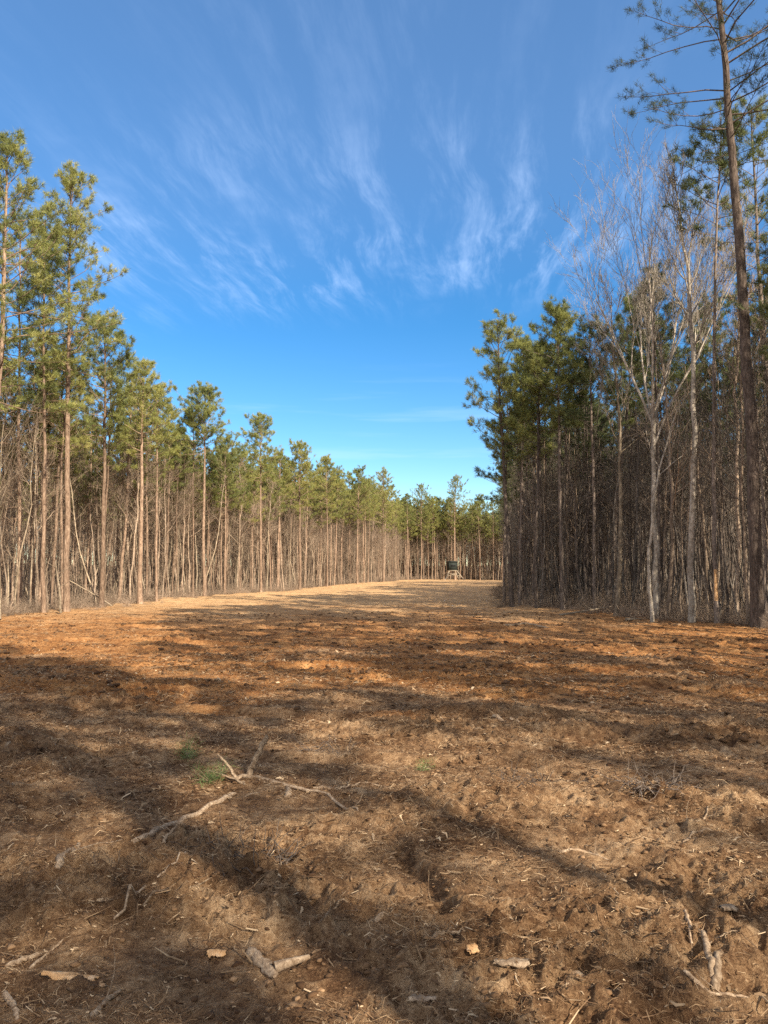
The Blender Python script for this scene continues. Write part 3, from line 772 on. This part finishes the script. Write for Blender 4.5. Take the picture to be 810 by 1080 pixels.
for i, (x, y) in enumerate([(13.2, 9.5), (12.6, 6), (12.4, -3), (14.5, -6), (15.5, 11), (18, 3), (12.6, 11.5)]):
    o = inst('bare_tree', HARD[i % 5], x, y, 1.0)
    tag(o, 'leafless tree of the right edge beside and behind the viewer, out of frame', 'bare tree', 'bare trees out of frame beside the viewer')

# ------------------------------------------------------------------ hunting blind on timber legs
def simple(name, c, rough=.8, n_=None):
    m, nt, b = newmat(name, rough, .3)
    n = noise(nt, mapping(nt, (3, 3, 9)), 2, 4)
    r = ramp(nt, n.outputs[0], [(.3, tuple(x*.8 for x in c)), (.7, tuple(x*1.15 for x in c))]); nt.links.new(r.outputs[0], b.inputs['Base Color'])
    return m
M['blind'] = simple('dark_green_board', (.022, .028, .024)); M['lumber'] = simple('treated_lumber', (.36, .30, .22)); M['black'] = simple('window_shade_panel', (.006, .006, .007))
def blind():
    Y = 146; xb = (476.5-405)/F*Y; z0 = float(Hbase(xb, Y))
    zb = at_depth(477, 612, Y)[1]
    root = empty('hunting_blind', (xb, Y, z0), (0, 0, R(12)), .88)
    tag(root, 'dark box hunting blind raised on splayed pale timber legs at the field end', 'hunting blind')
    lz = 2.15; w = .9
    c = MB(); c.box((0, 0, lz+.95), (1.8, 1.8, 1.9)); 
    for sx in (-1, 1):
        for sy in (-1, 1): c.box((sx*.9, sy*.9, lz+.95), (.09, .09, 1.82))
    cab = c.obj('cabin', [M['blind']], root)
    r = MB(); r.box((0, 0, lz+1.99), (2.15, 2.15, .09), Matrix.Rotation(R(4), 4, 'X')); r.obj('roof', [M['blind']], cab)
    f = MB(); f.box((0, 0, lz), (1.95, 1.95, .10)); f.obj('floor_deck', [M['lumber']], root)
    for (px, py, a) in ((0, -.915, 0), (.915, 0, 90), (-.915, 0, 90), (0, .915, 0)):
        wd = MB(); wd.box((px, py, lz+1.05), (1.1 if a == 0 else .02, .02 if a == 0 else 1.1, .32)); wd.obj('window', [M['black']], cab)  # thin black panel: shade inside the opening put in as colour
    for sx in (-1, 1):
        for sy in (-1, 1):
            l = MB(); l.tube([(sx*.8, sy*.8, lz), (sx*2.3, sy*2.0, -.15)], .115, 4); l.obj('leg', [M['lumber']], root)
    for a, b in (((-1.0, -.97, 1.55), (1.6, -1.45, .9)), ((-1.6, -1.45, .9), (1.0, -.97, 1.55)), ((-1.0, .97, 1.55), (1.6, 1.45, .9)), ((-1.6, 1.45, .9), (1.0, .97, 1.55))):
        q = MB(); q.tube([a, b], .045, 4); q.obj('brace', [M['lumber']], root)
    ld = MB()
    for sx in (-.25, .25): ld.tube([(sx, 1.0, lz), (sx, 1.9, 0)], .035, 4)
    for k in range(7): t = (k+.5)/7; ld.tube([(-.25, 1.0+.9*(1-t), lz*t), (.25, 1.0+.9*(1-t), lz*t)], .025, 4)
    ld.obj('ladder', [M['lumber']], root)
blind()

# ------------------------------------------------------------------ sticks and wood on the ground
def zg(x, y): return float(H(np.array(x), np.array(y)))
def stick(name, pix, wpx, label, cat='stick', mat='dead_wood', lift=None, group=None, wob=.012, n=9, taper=.5, parent=None, flat=1.0, twigs=0):
    """pix: ground pixels of its course; lift: heights above ground"""
    g = np.random.default_rng(abs(hash(label or name)) % 99991 if False else sum(map(ord, (label or name)))+len(pix))
    pts = []
    lift = lift or [0]*len(pix)
    for (px, py), l in zip(pix, lift):
        x, y = ground(px, py)
        if l:  # raised end: keep it over the foot of its neighbour
            x, y = pts[-1][0]+(px-pix[0][0])/F*pts[-1][1], pts[-1][1]+.05
        pts.append(np.array([x, y, zg(x, y)+l]))
    pts = np.array(pts); t = np.linspace(0, len(pts)-1, 5*(len(pts)-1)+3)
    P = np.stack([np.interp(t, range(len(pts)), pts[:, i]) for i in range(3)], 1)
    D = pts[0, 1]; r = wpx/F*math.hypot(*pts[0, :2])/2
    P += g.normal(size=P.shape)*r*.22; P[:, 2] = np.maximum(P[:, 2], [zg(a, b)+r*.1 for a, b, c in P]) 
    org = P[0].copy(); mb = MB(); rr = np.linspace(r, r*taper, len(P)); rr[0] *= .7; rr[-1] *= .4
    mb.tube(P-org, rr, n, 0, rough=.07, seed=3)
    L = []
    for _ in range(twigs):
        q = P[int(g.random()*len(P)*.9)+0]-org; L.append((poly(q, g.normal(size=3)*[1, 1, .35]+[0, 0, .3], r*(8+14*g.random()), 4, .2, g), r*.3, r*.12))
    segs(mb, L, 3, 0)
    o = mb.obj(name, [M[mat]], parent, smooth=True)
    if parent is None:
        o.location = org; tag(o, label, cat, group)
    return o, org
GS = 'sticks and broken wood lying on the cleared soil'
S = [
 ([(140, 901), (166, 882), (200, 862), (225, 852), (248, 836)], 7.5, 'thickest long pale stick lying diagonally at the lower left', None, .75, 1),
 ([(248, 826), (265, 822), (300, 829), (345, 840), (362, 855), (379, 868)], 4.2, 'long thin branch running right from the broken stub', None, .4, 4),
 ([(250, 828), (243, 812), (234, 799)], 4.0, 'short forked twig standing beside the upper end of the thick stick', [0, .08, .17], .5, 0),
 ([(259, 830), (246, 815), (228, 801)], 2.6, 'thin pale twig crossing above the green sprigs', [0, .03, .08], .5, 0),
 ([(262, 822), (268, 800), (273, 784)], 6.5, 'stubby broken stick pointing up beyond the thick stick', [0, .16, .32], .7, 0),
 ([(330, 828), (360, 828), (385, 825), (410, 830)], 3.2, 'dark stick lying level right of the branch tangle', None, .6, 2),
 ([(120, 981), (150, 960), (180, 936), (198, 914)], 3.2, 'thin curved bare twig below the thick pale stick', None, .5, 1),
 ([(150, 972), (180, 960), (205, 948), (223, 943)], 2.6, 'fine twig lying beside the curved twig', None, .4, 3),
 ([(262, 1011), (276, 1021), (290, 1036)], 11.5, 'knobbly forked chunk of weathered wood at bottom left centre', None, .8, 0),
 ([(6, 1022), (22, 1012), (44, 1008)], 6, 'short crooked stick near the left bottom corner', None, .5, 1),
 ([(30, 1022), (48, 1010), (66, 998)], 3.5, 'thin brown root curving up from the crooked stick', None, .5, 1),
 ([(96, 1083), (110, 1062), (127, 1045)], 6, 'stick cut off by the bottom edge left of the wood chunk', None, .6, 1),
 ([(6, 1052), (14, 1070), (20, 1084)], 6, 'stub of wood in the very bottom left corner', None, .6, 0),
 ([(733, 990), (744, 1012), (750, 1040), (753, 1052)], 6.5, 'dark grey stick standing lengthwise at the lower right', None, .7, 1),
 ([(754, 1058), (757, 1040), (760, 1028)], 8, 'pale split end of wood touching the dark grey stick', None, .7, 0),
 ([(722, 1055), (750, 1066), (790, 1072)], 4, 'thin root lying along the bottom right corner', None, .5, 3),
 ([(724, 980), (729, 1000), (731, 1020)], 4, 'short stick just left of the dark grey stick', None, .6, 0),
 ([(58, 942), (70, 918), (86, 889)], 7, 'rotten brown stick in the sunny patch at the left', None, .6, 1),
 ([(170, 905), (172, 920), (178, 930)], 3.4, 'small twig upright below the thick stick', [0, .03, .02], .6, 2),
 ([(302, 844), (305, 836), (302, 830)], 6, 'tiny grey stub between the two thin branches', None, .7, 0),
 ([(520, 765), (535, 768), (548, 771)], 4, 'pale splinter on the red clay in mid field', None, .6, 0),
 ([(725, 880), (740, 872), (748, 860)], 3, 'little twig on the shaded soil at the right', None, .5, 2),
 ([(720, 893), (742, 883), (770, 884)], 2.6, 'thin bent twig below the little twig at the right', None, .5, 1),
 ([(395, 986), (410, 980), (425, 983)], 5, 'short stick in the middle of the foreground', None, .6, 0),
 ([(0, 800), (14, 795), (32, 797)], 3, 'small stick at the left side above the shadow band', None, .5, 2),
 ([(455, 1012), (470, 1004), (492, 1007)], 4, 'broken twig on the sunlit soil near bottom centre', None, .5, 2),
 ([(330, 985), (352, 972), (368, 968)], 3, 'dark twig right of the burnt-looking brush', None, .5, 3),
 ([(590, 905), (620, 902), (642, 908)], 3, 'thin stick right of centre in the shaded soil', None, .5, 3),
 ([(530, 662), (556, 660), (580, 663)], 2.6, 'grey branch dropped in front of the corner of the right woods', None, .5, 2),
]
for pix, w, lab, lift, tp_, tw in S:
    o, org = stick('stick', pix, w, lab, 'stick', 'dead_wood', lift, GS, taper=tp_, twigs=tw)
    if 'knobbly' in lab:
        g = np.random.default_rng(5); a = np.array([ground(290, 1032)]).ravel(); b = np.array([ground(326, 1023)]).ravel()
        P = np.array([[a[0], a[1], zg(*a)+.02], [(a[0]+b[0])/2, (a[1]+b[1])/2-.01, zg(*((a+b)/2))+.03], [b[0], b[1], zg(*b)+.02]])-org
        mb = MB(); mb.tube(P, [.021, .017, .009], 9, rough=.06); mb.obj('side_branch', [M['dead_wood']], o, True)
# bark slabs and chips big enough to count
def slab(px, py, w, l, rz, label, mat='bare_wood', cat='wood chip'):
    g = np.random.default_rng(int(px+py)); x, y = ground(px, py)
    k, m_ = 9, 5; u = np.linspace(-1, 1, k); v = np.linspace(-1, 1, m_)
    wid = (1-.6*np.abs(u)**3)*(1+.25*g.normal(size=k)); V = []
    for z_ in (0, 1):
        for i in range(k):
            for j in range(m_): V.append([u[i]*l/2*(1+.08*g.normal()), v[j]*w/2*wid[i], .14*w*(1-v[j]**2)+.006*z_+.003*g.normal()])
    V = np.array(V); Q = []; o_ = k*m_
    for i in range(k-1):
        for j in range(m_-1):
            a = i*m_+j; Q += [[a, a+1, a+m_+1, a+m_], [o_+a, o_+a+m_, o_+a+m_+1, o_+a+1]]
    for i in range(k-1): a = i*m_; Q += [[a, a+m_, o_+a+m_, o_+a]]; a = i*m_+m_-1; Q += [[a+m_, a, o_+a, o_+a+m_]]
    mb = MB(); mb.add(V, Q); o = mb.obj('wood_chip', [M[mat]], smooth=False); o.location = (x, y, zg(x, y)+.004); o.rotation_euler = (g.normal()*.12, g.normal()*.1, R(rz))
    tag(o, label, cat, 'bark chips and slabs on the soil')
for a in [(73, 1035, .055, .22, 4, 'pale yellow split chip with torn ends at the left bottom', 'bare_wood'), (626, 968, .05, .26, -6, 'orange bark slab on the sunlit soil right of centre', 'bare_wood'),
          (445, 1064, .05, .11, 20, 'curled brown bark piece at bottom centre', 'dead_wood'), (540, 1040, .06, .14, 8, 'tan bark piece right of bottom centre', 'dead_wood'),
          (612, 1040, .07, .2, -4, 'broad tan slab near the bottom right of centre', 'dead_wood'), (768, 982, .07, .09, 30, 'pale round chip near the right side', 'dead_wood'),
          (498, 1018, .045, .06, 60, 'small pale chip tilted in the sunlit soil', 'bare_wood'), (700, 940, .04, .10, -30, 'brown chip above the dark grey stick', 'dead_wood'),
          (228, 1012, .06, .08, 0, 'orange chip left of the knobbly wood chunk', 'bare_wood'), (118, 935, .04, .10, 40, 'dull chip beside the rotten brown stick', 'dead_wood')]:
    slab(a[0], a[1], a[2], a[3], a[4], a[5], a[6])
# green pine sprigs
for px, py, s, lab in ((197, 803, .9, 'upper green pine sprig beside the branch tangle'), (221, 828, 1.1, 'lower green pine sprig beside the thick stick'), (448, 812, .45, 'tiny green sprout alone in mid foreground')):
    g = np.random.default_rng(int(px)); x, y = ground(px, py); mb = MB(); L = []; P_s, D_s = [], []
    for k in range(7):
        d = np.array([g.normal(), g.normal()*.8, .25+.3*g.random()]); Pp = poly((0, 0, 0), d, .16*s, 4, .15, g); L.append((Pp, .003, .0015))
        for q in Pp[1:]: P_s.append(q); D_s.append(unit(Pp[-1]-Pp[0]))
    segs(mb, L, 3, 0); P_s = np.array(P_s)
    mb.needles(P_s, np.array(D_s), 13, .085*s, .0026, 1, g)
    o = mb.obj('pine_sprig', [M['dead_wood'], M['sprig']]); o.location = (x, y, zg(x, y)+.02); tag(o, lab, 'pine sprig', 'green sprigs on the soil')
# brush clumps torn out of the soil
for px, py, s, n_, lab in ((252, 915, .28, 170, 'dark torn root clump in the shadow below the thick stick'), (560, 828, .33, 110, 'dark root and turf clump right of centre in mid foreground'), (345, 795, .18, 60, 'small dark rootlet clump beyond the branch tangle'),
                           (690, 842, .18, 70, 'dark rootlet clump on the right side soil'), (265, 675, .22, 70, 'dark torn clump on the orange clay at left mid field'), (455, 668, .22, 70, 'dark torn clump on the clay near the field centre')):
    g = np.random.default_rng(int(px)); x, y = ground(px, py); mb = MB(); L = []
    for k in range(n_):
        p = np.array([(2*g.random()-1)*s*1.1, (2*g.random()-1)*s*.6, -.02]); L.append((poly(p, [g.normal(), g.normal(), .5*g.random()], .10+.16*g.random(), 4, .35, g, -.06), .0035, .0015))
    segs(mb, L, 3, 0); o = mb.obj('root_clump', [M['dark_bark']]); o.location = (x, y, zg(x, y)+.01); tag(o, lab, 'root clump', 'torn root clumps on the soil')
# fallen wood at the woods edge
def fallen(px, py, dx, dy, dz, r, lab, mat='pale_bark'):
    x, y = ground(px, py); g = np.random.default_rng(int(px)); P = poly((0, 0, r), (dx, dy, dz), math.sqrt(dx*dx+dy*dy+dz*dz), 8, .05, g); mb = MB(); mb.tube(P, np.linspace(r, r*.4, 9), 7, rough=.05)
    L = [(poly(P[i], [g.normal(), g.normal(), .6], .5+.5*g.random(), 4, .2, g), r*.3, .004) for i in (3, 4, 5, 6, 7)]; segs(mb, L, 3, 0)
    o = mb.obj('fallen_log', [M[mat]]); o.location = (x, y, float(Hbase(x, y))); tag(o, lab, 'fallen log', 'fallen wood at the woods edge')
fallen(812, 652, -2.2, .4, -.25, .05, 'dark fallen limb leaning toward the crooked pine at the right edge', 'dark_bark')
fallen(0, 655, -.5, .8, 1.3, .05, 'short pale broken pole leaning at the left side of the photo')
fallen(64, 648, -.35, .4, 2.3, .06, 'pale snapped stump leaning left of the tallest left pine')
fallen(118, 640, -2.4, -.3, 1.7, .045, 'thin fallen trunk leaning beside the pale low-crowned pine')
fallen(660, 655, 1.8, .5, .1, .06, 'grey log on the ground at the foot of the vase-shaped tree')
fallen(590, 650, 2.3, .3, .08, .05, 'low grey log below the cone-crowned pine')

# ------------------------------------------------------------------ litter and clods nobody could count
def near_points(n, r0, r1, half=37, pw=1.0):
    g = rng; r = (r0**.5+(r1**.5-r0**.5)*g.random(n)**pw)**2
    a = np.radians(-half+2*half*g.random(n)); return r*np.sin(a), r*np.cos(a)
def slivers(mb, n, r0, r1, L, W, mat, lift=.006, bend=True, cluster=True):
    x, y = near_points(int(n*2.2), r0, r1)
    if cluster:
        k = perlin(x*1.1, y*1.4, 21)+.6*perlin(x*4, y*4, 22)+rng.random(len(x))*.5 > .12; x, y = x[k], y[k]
    x, y = x[:n], y[:n]; n = len(x); z = H(x, y)
    az = rng.random(n)*6.283; el = rng.normal(size=n)*.22; r = np.hypot(x, y); s = np.clip(r/4.5, .8, 3.5)
    l = L*(.35+1.1*rng.random(n)**2)*s**.5; w = W*(.5+rng.random(n))*s
    d = np.stack([np.cos(az)*np.cos(el), np.sin(az)*np.cos(el), np.sin(el)], 1); q = np.stack([-np.sin(az), np.cos(az), rng.normal(size=n)*.7], 1)
    q /= np.linalg.norm(q, axis=1, keepdims=True)
    c = np.stack([x, y, z+lift+l*np.abs(np.sin(el))*.4], 1)
    bz = np.zeros((n, 3)); bz[:, 2] = l*.12*rng.random(n); bz += q*(l*.18*rng.normal(size=n))[:, None]
    a = c-d*(l/2)[:, None]; b = c+d*(l/2)[:, None]; m = c+bz
    V = np.stack([a-q*w[:, None]*.3, a+q*w[:, None]*.3, m+q*w[:, None]*.5, m-q*w[:, None]*.5, b+q*w[:, None]*.25, b-q*w[:, None]*.25], 1)
    F4 = np.array([[0, 1, 2, 3], [3, 2, 4, 5]]); mb.add(V, (F4[None]+(np.arange(n)*6)[:, None, None]).reshape(-1, 4), mat)
mb = MB()
slivers(mb, 120000, 2.3, 15, .060, .0019, 0)
slivers(mb, 45000, 2.3, 24, .018, .005, 1)
slivers(mb, 9000, 2.3, 16, .045, .011, 1, .002)
slivers(mb, 30000, 24, 110, .060, .0030, 0)
tag(mb.obj('ground_litter', [M['straw'], M['litter']]), 'chopped pine straw, bark chips and twigs strewn over the cleared soil', 'litter', kind='stuff')
mb = MB(); n = 3200; x, y = near_points(n, 2.3, 14); z = H(x, y); L = []
for i in range(n):
    az = rng.random()*6.28; l = .04+.20*rng.random()**3; d = (math.cos(az), math.sin(az), .12*rng.normal())
    L.append((poly((x[i], y[i], z[i]+.008), d, l, 3, .18, rng), .0022+.003*rng.random(), .0012))
segs(mb, L, 4, 0)
tag(mb.obj('fine_twigs', [M['litter']]), 'fine broken twigs scattered over the foreground soil', 'twigs', kind='stuff')
def clods():
    t = (1+5**.5)/2
    V0 = np.array([(-1, t, 0), (1, t, 0), (-1, -t, 0), (1, -t, 0), (0, -1, t), (0, 1, t), (0, -1, -t), (0, 1, -t), (t, 0, -1), (t, 0, 1), (-t, 0, -1), (-t, 0, 1)])/1.9
    Fc = np.array([(0, 11, 5), (0, 5, 1), (0, 1, 7), (0, 7, 10), (0, 10, 11), (1, 5, 9), (5, 11, 4), (11, 10, 2), (10, 7, 6), (7, 1, 8), (3, 9, 4), (3, 4, 2), (3, 2, 6), (3, 6, 8), (3, 8, 9), (4, 9, 5), (2, 4, 11), (6, 2, 10), (8, 6, 7), (9, 8, 1)])
    n = 34000; x, y = near_points(n*2, 2.3, 34); k = perlin(x*.9, y*1.2, 31)+rng.random(len(x))*.6 > .22; x, y = x[k][:n], y[k][:n]; n = len(x)
    z = H(x, y); s = (.004+.018*rng.random(n)**5)*np.clip(np.hypot(x, y)/5, .8, 3)
    V = V0[None]*(1+.34*rng.normal(size=(n, 12, 1)))*s[:, None, None]*np.array([1.25, 1, .55]); a = rng.random(n)*6.28
    X = V[:, :, 0]*np.cos(a)[:, None]-V[:, :, 1]*np.sin(a)[:, None]; Y = V[:, :, 0]*np.sin(a)[:, None]+V[:, :, 1]*np.cos(a)[:, None]
    V = np.stack([X+x[:, None], Y+y[:, None], V[:, :, 2]+z[:, None]+s[:, None]*.02], 2)
    mb = MB(); mb.add(V, (Fc[None]+(np.arange(n)*12)[:, None, None]).reshape(-1, 3)); tag(mb.obj('soil_clods', [M['clod']]), 'loose crumbs and clods of soil over the whole clearing', 'clods', kind='stuff')
clods()

# ------------------------------------------------------------------ sky, sun, camera
w = bpy.data.worlds.new('World'); sc.world = w; w.use_nodes = True; nt = w.node_tree
bg = nt.nodes['Background']
sky = N(nt, 'ShaderNodeTexSky'); sky.sky_type = 'NISHITA'; sky.sun_disc = False; sky.sun_elevation = SUN_EL; sky.sun_rotation = SUN_AZ
sky.air_density = 1.0; sky.dust_density = 0.0; sky.ozone_density = 2.4; sky.altitude = 200
hs = N(nt, 'ShaderNodeHueSaturation'); hs.inputs['Saturation'].default_value = 1.37; nt.links.new(sky.outputs[0], hs.inputs['Color'])
tc = N(nt, 'ShaderNodeTexCoord'); sp = N(nt, 'ShaderNodeSeparateXYZ'); nt.links.new(tc.outputs['Generated'], sp.inputs[0])
zc = math_(nt, 'MAXIMUM', sp.outputs[2], .02)
u0 = math_(nt, 'DIVIDE', sp.outputs[0], zc); v0 = math_(nt, 'DIVIDE', sp.outputs[1], zc)
ca, sa = math.cos(R(8)), math.sin(R(8))
u = math_(nt, 'SUBTRACT', math_(nt, 'MULTIPLY', u0, ca), math_(nt, 'MULTIPLY', v0, sa))
v = math_(nt, 'ADD', math_(nt, 'MULTIPLY', u0, sa), math_(nt, 'MULTIPLY', v0, ca))
cb = N(nt, 'ShaderNodeCombineXYZ'); nt.links.new(u, cb.inputs[0]); nt.links.new(v, cb.inputs[1])
wn = noise(nt, cb.outputs[0], 1.1, 3, .5)
wv = N(nt, 'ShaderNodeVectorMath', operation='SCALE'); nt.links.new(wn.outputs['Color'], wv.inputs[0]); wv.inputs['Scale'].default_value = .20
av = N(nt, 'ShaderNodeVectorMath', operation='ADD'); nt.links.new(cb.outputs[0], av.inputs[0]); nt.links.new(wv.outputs[0], av.inputs[1])
mp = N(nt, 'ShaderNodeMapping'); mp.inputs['Scale'].default_value = (8.5, 1.7, 1); mp.inputs['Location'].default_value = (3.1, .4, 0); nt.links.new(av.outputs[0], mp.inputs[0])
st = noise(nt, mp.outputs[0], 1.0, 9, .66, .25)
mp2 = N(nt, 'ShaderNodeMapping'); mp2.inputs['Scale'].default_value = (1.5, 1.3, 1); mp2.inputs['Location'].default_value = (1.7, 2.2, 0); nt.links.new(av.outputs[0], mp2.inputs[0])
lg = noise(nt, mp2.outputs[0], 1.0, 5, .6)
band = math_(nt, 'MULTIPLY', maprange(nt, v, 1.35, 2.0, .15, 1), maprange(nt, v, 3.0, 2.2))
cl = math_(nt, 'MULTIPLY', maprange(nt, st.outputs[0], .42, .72), maprange(nt, lg.outputs[0], .30, .66))
cl = math_(nt, 'MULTIPLY', math_(nt, 'MULTIPLY', cl, band), .42)
veil_and_fill = math_(nt, 'MULTIPLY', maprange(nt, v, .9, .1, .105, .60), maprange(nt, v, 3.0, 1.5))  # faint veil ahead; denser cirrus added overhead and behind to whiten the fill
lowc = math_(nt, 'MULTIPLY', maprange(nt, noise(nt, mapping(nt, (3, 3, 40), 'Generated'), 1.3, 4).outputs[0], .52, .75), math_(nt, 'MULTIPLY', maprange(nt, sp.outputs[2], .10, .16), maprange(nt, sp.outputs[2], .30, .2)))
tot = math_(nt, 'ADD', math_(nt, 'ADD', cl, veil_and_fill), math_(nt, 'MULTIPLY', lowc, .15), True)
ccol = mixc(nt, maprange(nt, v, .9, .1), (4.9, 6.2, 8.6), (7.2, 6.7, 6.2))  # warm white for the added veil overhead and behind
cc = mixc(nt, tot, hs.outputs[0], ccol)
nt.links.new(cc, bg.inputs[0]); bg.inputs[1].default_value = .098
sl = bpy.data.lights.new('sun', 'SUN'); sl.energy = 5.0; sl.angle = R(.53); sl.color = (1, .88, .70)
so = bpy.data.objects.new('sun', sl); col.objects.link(so)
sd = Vector((math.sin(SUN_AZ)*math.cos(SUN_EL), math.cos(SUN_AZ)*math.cos(SUN_EL), math.sin(SUN_EL)))
so.rotation_euler = sd.to_track_quat('Z', 'Y').to_euler(); so.location = sd*50
cam = bpy.data.cameras.new('camera'); co_ = bpy.data.objects.new('camera', cam); col.objects.link(co_)
cam.sensor_fit = 'VERTICAL'; cam.sensor_height = 36; cam.lens = F/1080*36; cam.clip_end = 6000; cam.clip_start = .05
co_.location = (0, 0, CAMH); co_.rotation_euler = (R(90)+PITCH, 0, 0); sc.camera = co_
sc.render.engine = 'CYCLES'; sc.cycles.max_bounces = 6; sc.cycles.diffuse_bounces = 3; sc.cycles.glossy_bounces = 1; sc.cycles.transmission_bounces = 3
sc.cycles.use_denoising = False
sc.view_settings.view_transform = 'Standard'; sc.view_settings.look = 'None'; sc.view_settings.exposure = .97; sc.view_settings.gamma = 1
